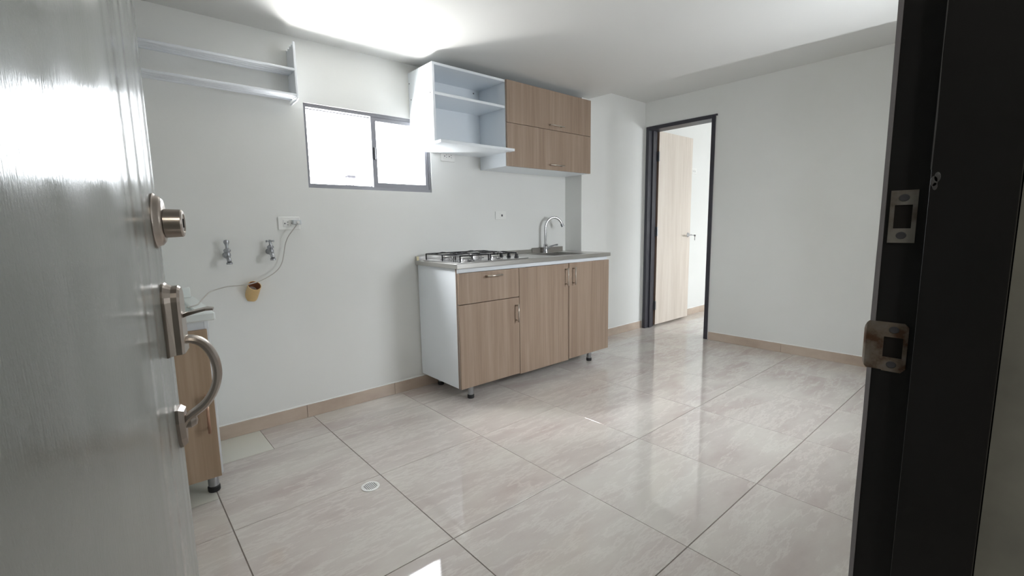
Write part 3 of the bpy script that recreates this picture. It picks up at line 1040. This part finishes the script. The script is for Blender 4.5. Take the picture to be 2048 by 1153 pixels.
# ------------------------------------------------------------------ floor drain
fd = thing('floor_drain', 'round white slotted drain cover set in the floor tiles', 'drain', (0.5215, -1.2605, 0))
b = MB()
Rr = 0.040
b.lathe([(Rr, 0.0004), (Rr, 0.0022), (Rr - 0.003, 0.0034), (0.030, 0.0034), (0.030, 0.0006)], (0.5215, -1.2605, 0), n=36)
b.build('rim', whitep_m, fd)
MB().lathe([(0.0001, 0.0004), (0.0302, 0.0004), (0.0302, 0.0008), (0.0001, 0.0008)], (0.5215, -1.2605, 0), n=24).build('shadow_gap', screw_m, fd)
# bars run across, parallel to the kitchen wall's normal
for k in range(8):
    u = -0.0262 + k * 0.0075
    hlen = math.sqrt(max(0.0304 ** 2 - u * u, 0))
    MB().box(0.5215 + u - 0.0019, 0.5215 + u + 0.0019, -1.2605 - hlen, -1.2605 + hlen, 0.0009, 0.0032).build('slat', whitep_m, fd)

# ------------------------------------------------------------------ entrance door, open inwards
ANG = math.radians(76.5)
HIN = Vector((-0.385, -3.0, 0)) + Vector((math.cos(ANG), math.sin(ANG), 0)) * 0.05
d1 = thing('door_1', 'satin grey steel entrance door standing open at the left, with nickel lock set', 'door', HIN, 'structure')
d1.rotation_euler = (0, 0, ANG)
DLn = 0.800


def DB():
    return MB()


def bow(u):
    # the pressed sheet is not flat: it bows and ripples gently towards the lock edge
    t_ = min(1.0, max(0.0, (u - 0.515) / 0.06))
    t_ = t_ * t_ * (3 - 2 * t_)
    return t_ * (0.050 + 0.026 * math.sin(2 * math.pi * (u - 0.52) / 0.061) + 0.020 * math.sin(2 * math.pi * (u - 0.50) / 0.037))


us = [-0.04, 0.2, 0.4, 0.5] + [0.51 + 0.0046 * k for k in range(63)] + [DLn - 0.002]
ys_ = [0.0] * len(us)
for k in range(len(us) - 2, -1, -1):
    ys_[k] = ys_[k + 1] - bow((us[k] + us[k + 1]) / 2) * (us[k + 1] - us[k])
y0_ = ys_[min(range(len(us)), key=lambda k: abs(us[k] - 0.757))]
ys_ = [y - y0_ for y in ys_]
b = DB()
b.strip([[(u, y, 0.008), (u, y, 2.05), (u, 0.042, 2.05), (u, 0.042, 0.008)] for u, y in zip(us, ys_)], smooth=False)
for f in b.bm.faces:
    f.smooth = abs(f.normal.y) > 0.9 and f.calc_center_median().y < 0.02
b.box(DLn - 0.002, DLn, 0.0045, 0.0405, 0.008, 2.05)
b.build('leaf', edoor_m, d1, local=True)
hu = 0.75
# deadbolt ---------------------------------------------------------------
b = DB()
b.lathe([(0.0001, 0.0002), (0.0335, 0.0002), (0.0335, 0.003), (0.031, 0.005), (0.0295, 0.0095), (0.026, 0.013), (0.0215, 0.014), (0.0001, 0.014)], (hu, 0, 1.157), (0, -1, 0), 28, sx=1.28, sy=1.0)
dbp = b.build('deadbolt_plate', nickel_m, d1, local=True)
b = DB()
b.lathe([(0.0001, 0.0142), (0.0225, 0.0142), (0.0215, 0.036), (0.0195, 0.038), (0.015, 0.0385), (0.014, 0.037), (0.0001, 0.037)], (hu, 0, 1.153), (0, -1, 0), 26)
b.build('lock_cylinder', nickel_m, dbp, local=True)
b = DB()
b.box(hu - 0.0012, hu + 0.0012, -0.0385, -0.0371, 1.146, 1.160)
b.build('keyhole', hole_m, dbp, local=True)
# handle plate: rounded top, raised body, tapered foot -------------------------


def outline(z0, z1, w_bot, w_top, rtop, n=10):
    pts_ = [(hu - w_bot, z0), (hu + w_bot, z0)]
    pts_ += [(hu + w_top * math.cos(math.pi * k / n), z1 - rtop + rtop * math.sin(math.pi * k / n)) for k in range(n + 1)]
    return pts_


b = DB()
o0 = outline(0.943, 1.060, 0.030, 0.032, 0.030)
o1 = outline(0.944, 1.058, 0.029, 0.031, 0.029)
o2 = outline(0.945, 1.054, 0.024, 0.024, 0.024)
o3 = outline(0.946, 1.051, 0.021, 0.021, 0.021)
secs = [[(u, -h, z) for (u, z) in oo] for oo, h in ((o0, 0.0002), (o0, 0.004), (o1, 0.006), (o2, 0.013), (o2, 0.021), (o3, 0.0245))]
b.strip(secs, smooth=False)
hp = b.build('handle_plate', nickel_m, d1, local=True)
b = DB()
zt_ = 1.006
tl = []
for p_, w_, th_, dz in ((0.018, 0.004, 0.006, -0.004), (0.030, 0.007, 0.006, 0.001), (0.042, 0.012, 0.004, 0.004), (0.056, 0.014, 0.0035, 0.007), (0.066, 0.009, 0.003, 0.006)):
    zc_ = zt_ + dz
    tl.append([(hu - w_, -p_, zc_ - th_ / 2), (hu + w_, -p_, zc_ - th_ / 2), (hu + w_, -p_, zc_ + th_ / 2), (hu - w_, -p_, zc_ + th_ / 2)])
b.strip(tl)
b.build('thumb_latch', nickel_m, d1, local=True)
# grip
path = [(0.016, 0.962), (0.028, 0.965), (0.042, 0.960), (0.053, 0.947), (0.0605, 0.928), (0.063, 0.906), (0.060, 0.886), (0.052, 0.867), (0.041, 0.852), (0.028, 0.842), (0.016, 0.833), (0.008, 0.822)]
path = [(q.x, q.y) for q in smooth_pts([(a_, b_, 0) for a_, b_ in path], 3)]
b = DB()
secs = []
for i, (p_, z_) in enumerate(path):
    a_ = path[max(i - 1, 0)]
    c_ = path[min(i + 1, len(path) - 1)]
    tx, tz = c_[0] - a_[0], c_[1] - a_[1]
    ln = math.hypot(tx, tz)
    nx_, nz_ = -tz / ln, tx / ln
    hw = 0.0125
    hh = 0.007
    s8 = []
    for k in range(10):
        an = 2 * math.pi * k / 10
        s8.append((hu + hw * math.cos(an), -(p_ + nx_ * hh * math.sin(an)), z_ + nz_ * hh * math.sin(an)))
    secs.append(s8)
b.strip(secs)
b.build('grip', nickel_m, d1, local=True)
b = DB()
ft_o = [[(hu - 0.016, 0.852), (hu + 0.016, 0.852), (hu + 0.018, 0.83), (hu + 0.011, 0.80), (hu, 0.783), (hu - 0.011, 0.80), (hu - 0.018, 0.83)],
        [(hu - 0.012, 0.848), (hu + 0.012, 0.848), (hu + 0.013, 0.83), (hu + 0.007, 0.802), (hu, 0.790), (hu - 0.007, 0.802), (hu - 0.013, 0.83)]]
b.strip([[(u, -0.0002, z) for u, z in ft_o[0]], [(u, -0.005, z) for u, z in ft_o[0]], [(u, -0.012, z) for u, z in ft_o[1]]], smooth=False)
b.lathe([(0.0001, 0.010), (0.010, 0.010), (0.011, 0.02), (0.007, 0.027), (0.0001, 0.029)], (hu, 0, 0.826), (0, -1, 0), 14)
b.build('grip_foot', nickel_m, d1, local=True)
for z in (1.85, 0.25):
    DB().lathe([(0.0001, -0.05), (0.009, -0.05), (0.009, 0.05), (0.0001, 0.05)], (-0.046, 0.046, z), n=12).build('hinge', jamb_m, d1, local=True)

# ------------------------------------------------------------------ entrance frame with strike plates
ef = thing('trim_2', 'black painted steel entrance jamb close at the right, with two strike plates', 'door frame', (JX1, -3.05, 0), 'structure')
jx = 0.390
MB().box(jx, JX1 + 0.0395, -3.1185, -3.0198, 0, 2.08).box(0.3745, jx, -3.1185, -3.056, 0, 2.08, 0.0004).build('jamb', jamb_m, ef)
MB().box(-0.4565, -0.4155, -3.1185, -3.0198, 0, 2.08).box(-0.415, -0.3995, -3.1185, -3.056, 0, 2.08, 0.0015).build('jamb', jamb_m, ef)
MB().box(-0.415, 0.39, -3.1185, -3.0198, 2.065, 2.10).build('head', jamb_m, ef)
# scuffed stop edge
b = MB()
b.prism([(-3.0564, 1.19), (-3.0554, 1.19), (-3.0554, 1.5), (-3.0560, 1.5), (-3.0566, 1.38), (-3.0560, 1.3), (-3.0568, 1.24)], 0, 0.3740, 0.3752)
for dy_, dz_, ry, rz in ((0.0, 0.0, 0.0030, 0.0055), (-0.0022, 0.004, 0.0026, 0.005), (-0.001, -0.005, 0.002, 0.004)):
    b.lathe([(0.0001, 0.0), (1.0, 0.0), (0.9, 0.0003), (0.0001, 0.0003)], (0.3744, -3.0590 + dy_, 1.178 + dz_), (-1, 0, 0), 12, sx=rz, sy=ry, xref=(0, 0, 1))
b.build('scuffed_edge', scuff_m, ef, label='bare scuffed metal along the stop edge')


def plate_with_hole(name, pts_out, hole, m, y_, lip=None):
    """flat plate in the y-z plane facing -x with a real rectangular hole"""
    return None


def yz_box(b, x, th, ya, yb3, za, zb3, bev=0.0):
    b.box(x - th, x, min(ya, yb3), max(ya, yb3), za, zb3, bev)


px_ = jx - 0.0002
b = MB()
ya, yb3 = -3.0235, -3.0465
z0_, z1_ = 1.1155, 1.1715
hy0, hy1, hz0, hz1 = -3.0275, -3.0425, 1.131, 1.156
yz_box(b, px_, 0.0016, ya, hy0, z0_, z1_)
yz_box(b, px_, 0.0016, hy1, yb3, z0_, z1_)
yz_box(b, px_, 0.0016, hy0, hy1, z0_, hz0)
yz_box(b, px_, 0.0016, hy0, hy1, hz1, z1_)
sp1 = b.build('strike_plate', strike_m, ef, label='upper rectangular strike plate')
MB().box(px_ - 0.0006, px_ - 0.0002, hy1, hy0, hz0, hz1).build('bolt_hole', hole_m, sp1)
for z in (1.1635, 1.1235):
    MB().lathe([(0.0001, 0), (0.0046, 0), (0.0040, 0.0007), (0.0001, 0.0004)], (px_ - 0.0016, -3.035, z), (-1, 0, 0), 14, sx=0.85).build('screw', screw_m, sp1)
b = MB()
z0_, z1_ = 0.972, 1.0275
ya, yb3 = -3.009, -3.0495
hy0, hy1, hz0, hz1 = -3.0285, -3.0455, 0.988, 1.011
yz_box(b, px_, 0.0018, -3.0165, hy0, z0_ + 0.001, z1_)
b.prism([(hy1, z0_), (yb3, z0_ + 0.005), (yb3, z1_ - 0.004), (hy1, z1_)], 0, px_ - 0.0018, px_)
yz_box(b, px_, 0.0018, hy0, hy1, z0_, hz0)
yz_box(b, px_, 0.0018, hy0, hy1, hz1, z1_)
# curved lip that wraps past the room edge of the jamb
secs = []
for i, (y, x) in enumerate(((-3.0165, 0.0), (-3.0145, -0.0003), (-3.0125, 0.0), (-3.0108, 0.0012), (-3.0096, 0.0035), (-3.009, 0.007))):
    zz0 = z0_ + 0.001 + 0.0022 * max(0, i - 1) ** 1.4
    zz1 = z1_ - 0.0022 * max(0, i - 1) ** 1.4
    secs.append([(px_ + x - 0.0018, y, zz0), (px_ + x, y - 0.001, zz0), (px_ + x, y - 0.001, zz1), (px_ + x - 0.0018, y, zz1)])
b.strip(secs, smooth=False)
sp2 = b.build('strike_plate', rust_m, ef, label='lower rusty strike plate with a curved lip')
MB().box(px_ - 0.0006, px_ - 0.0002, hy1, hy0, hz0, hz1).build('bolt_hole', hole_m, sp2)
for z in (1.0195, 0.980):
    MB().lathe([(0.0001, 0), (0.0046, 0), (0.0040, 0.0007), (0.0001, 0.0004)], (px_ - 0.0018, -3.037, z), (-1, 0, 0), 14, sx=0.85).build('screw', screw_m, sp2)
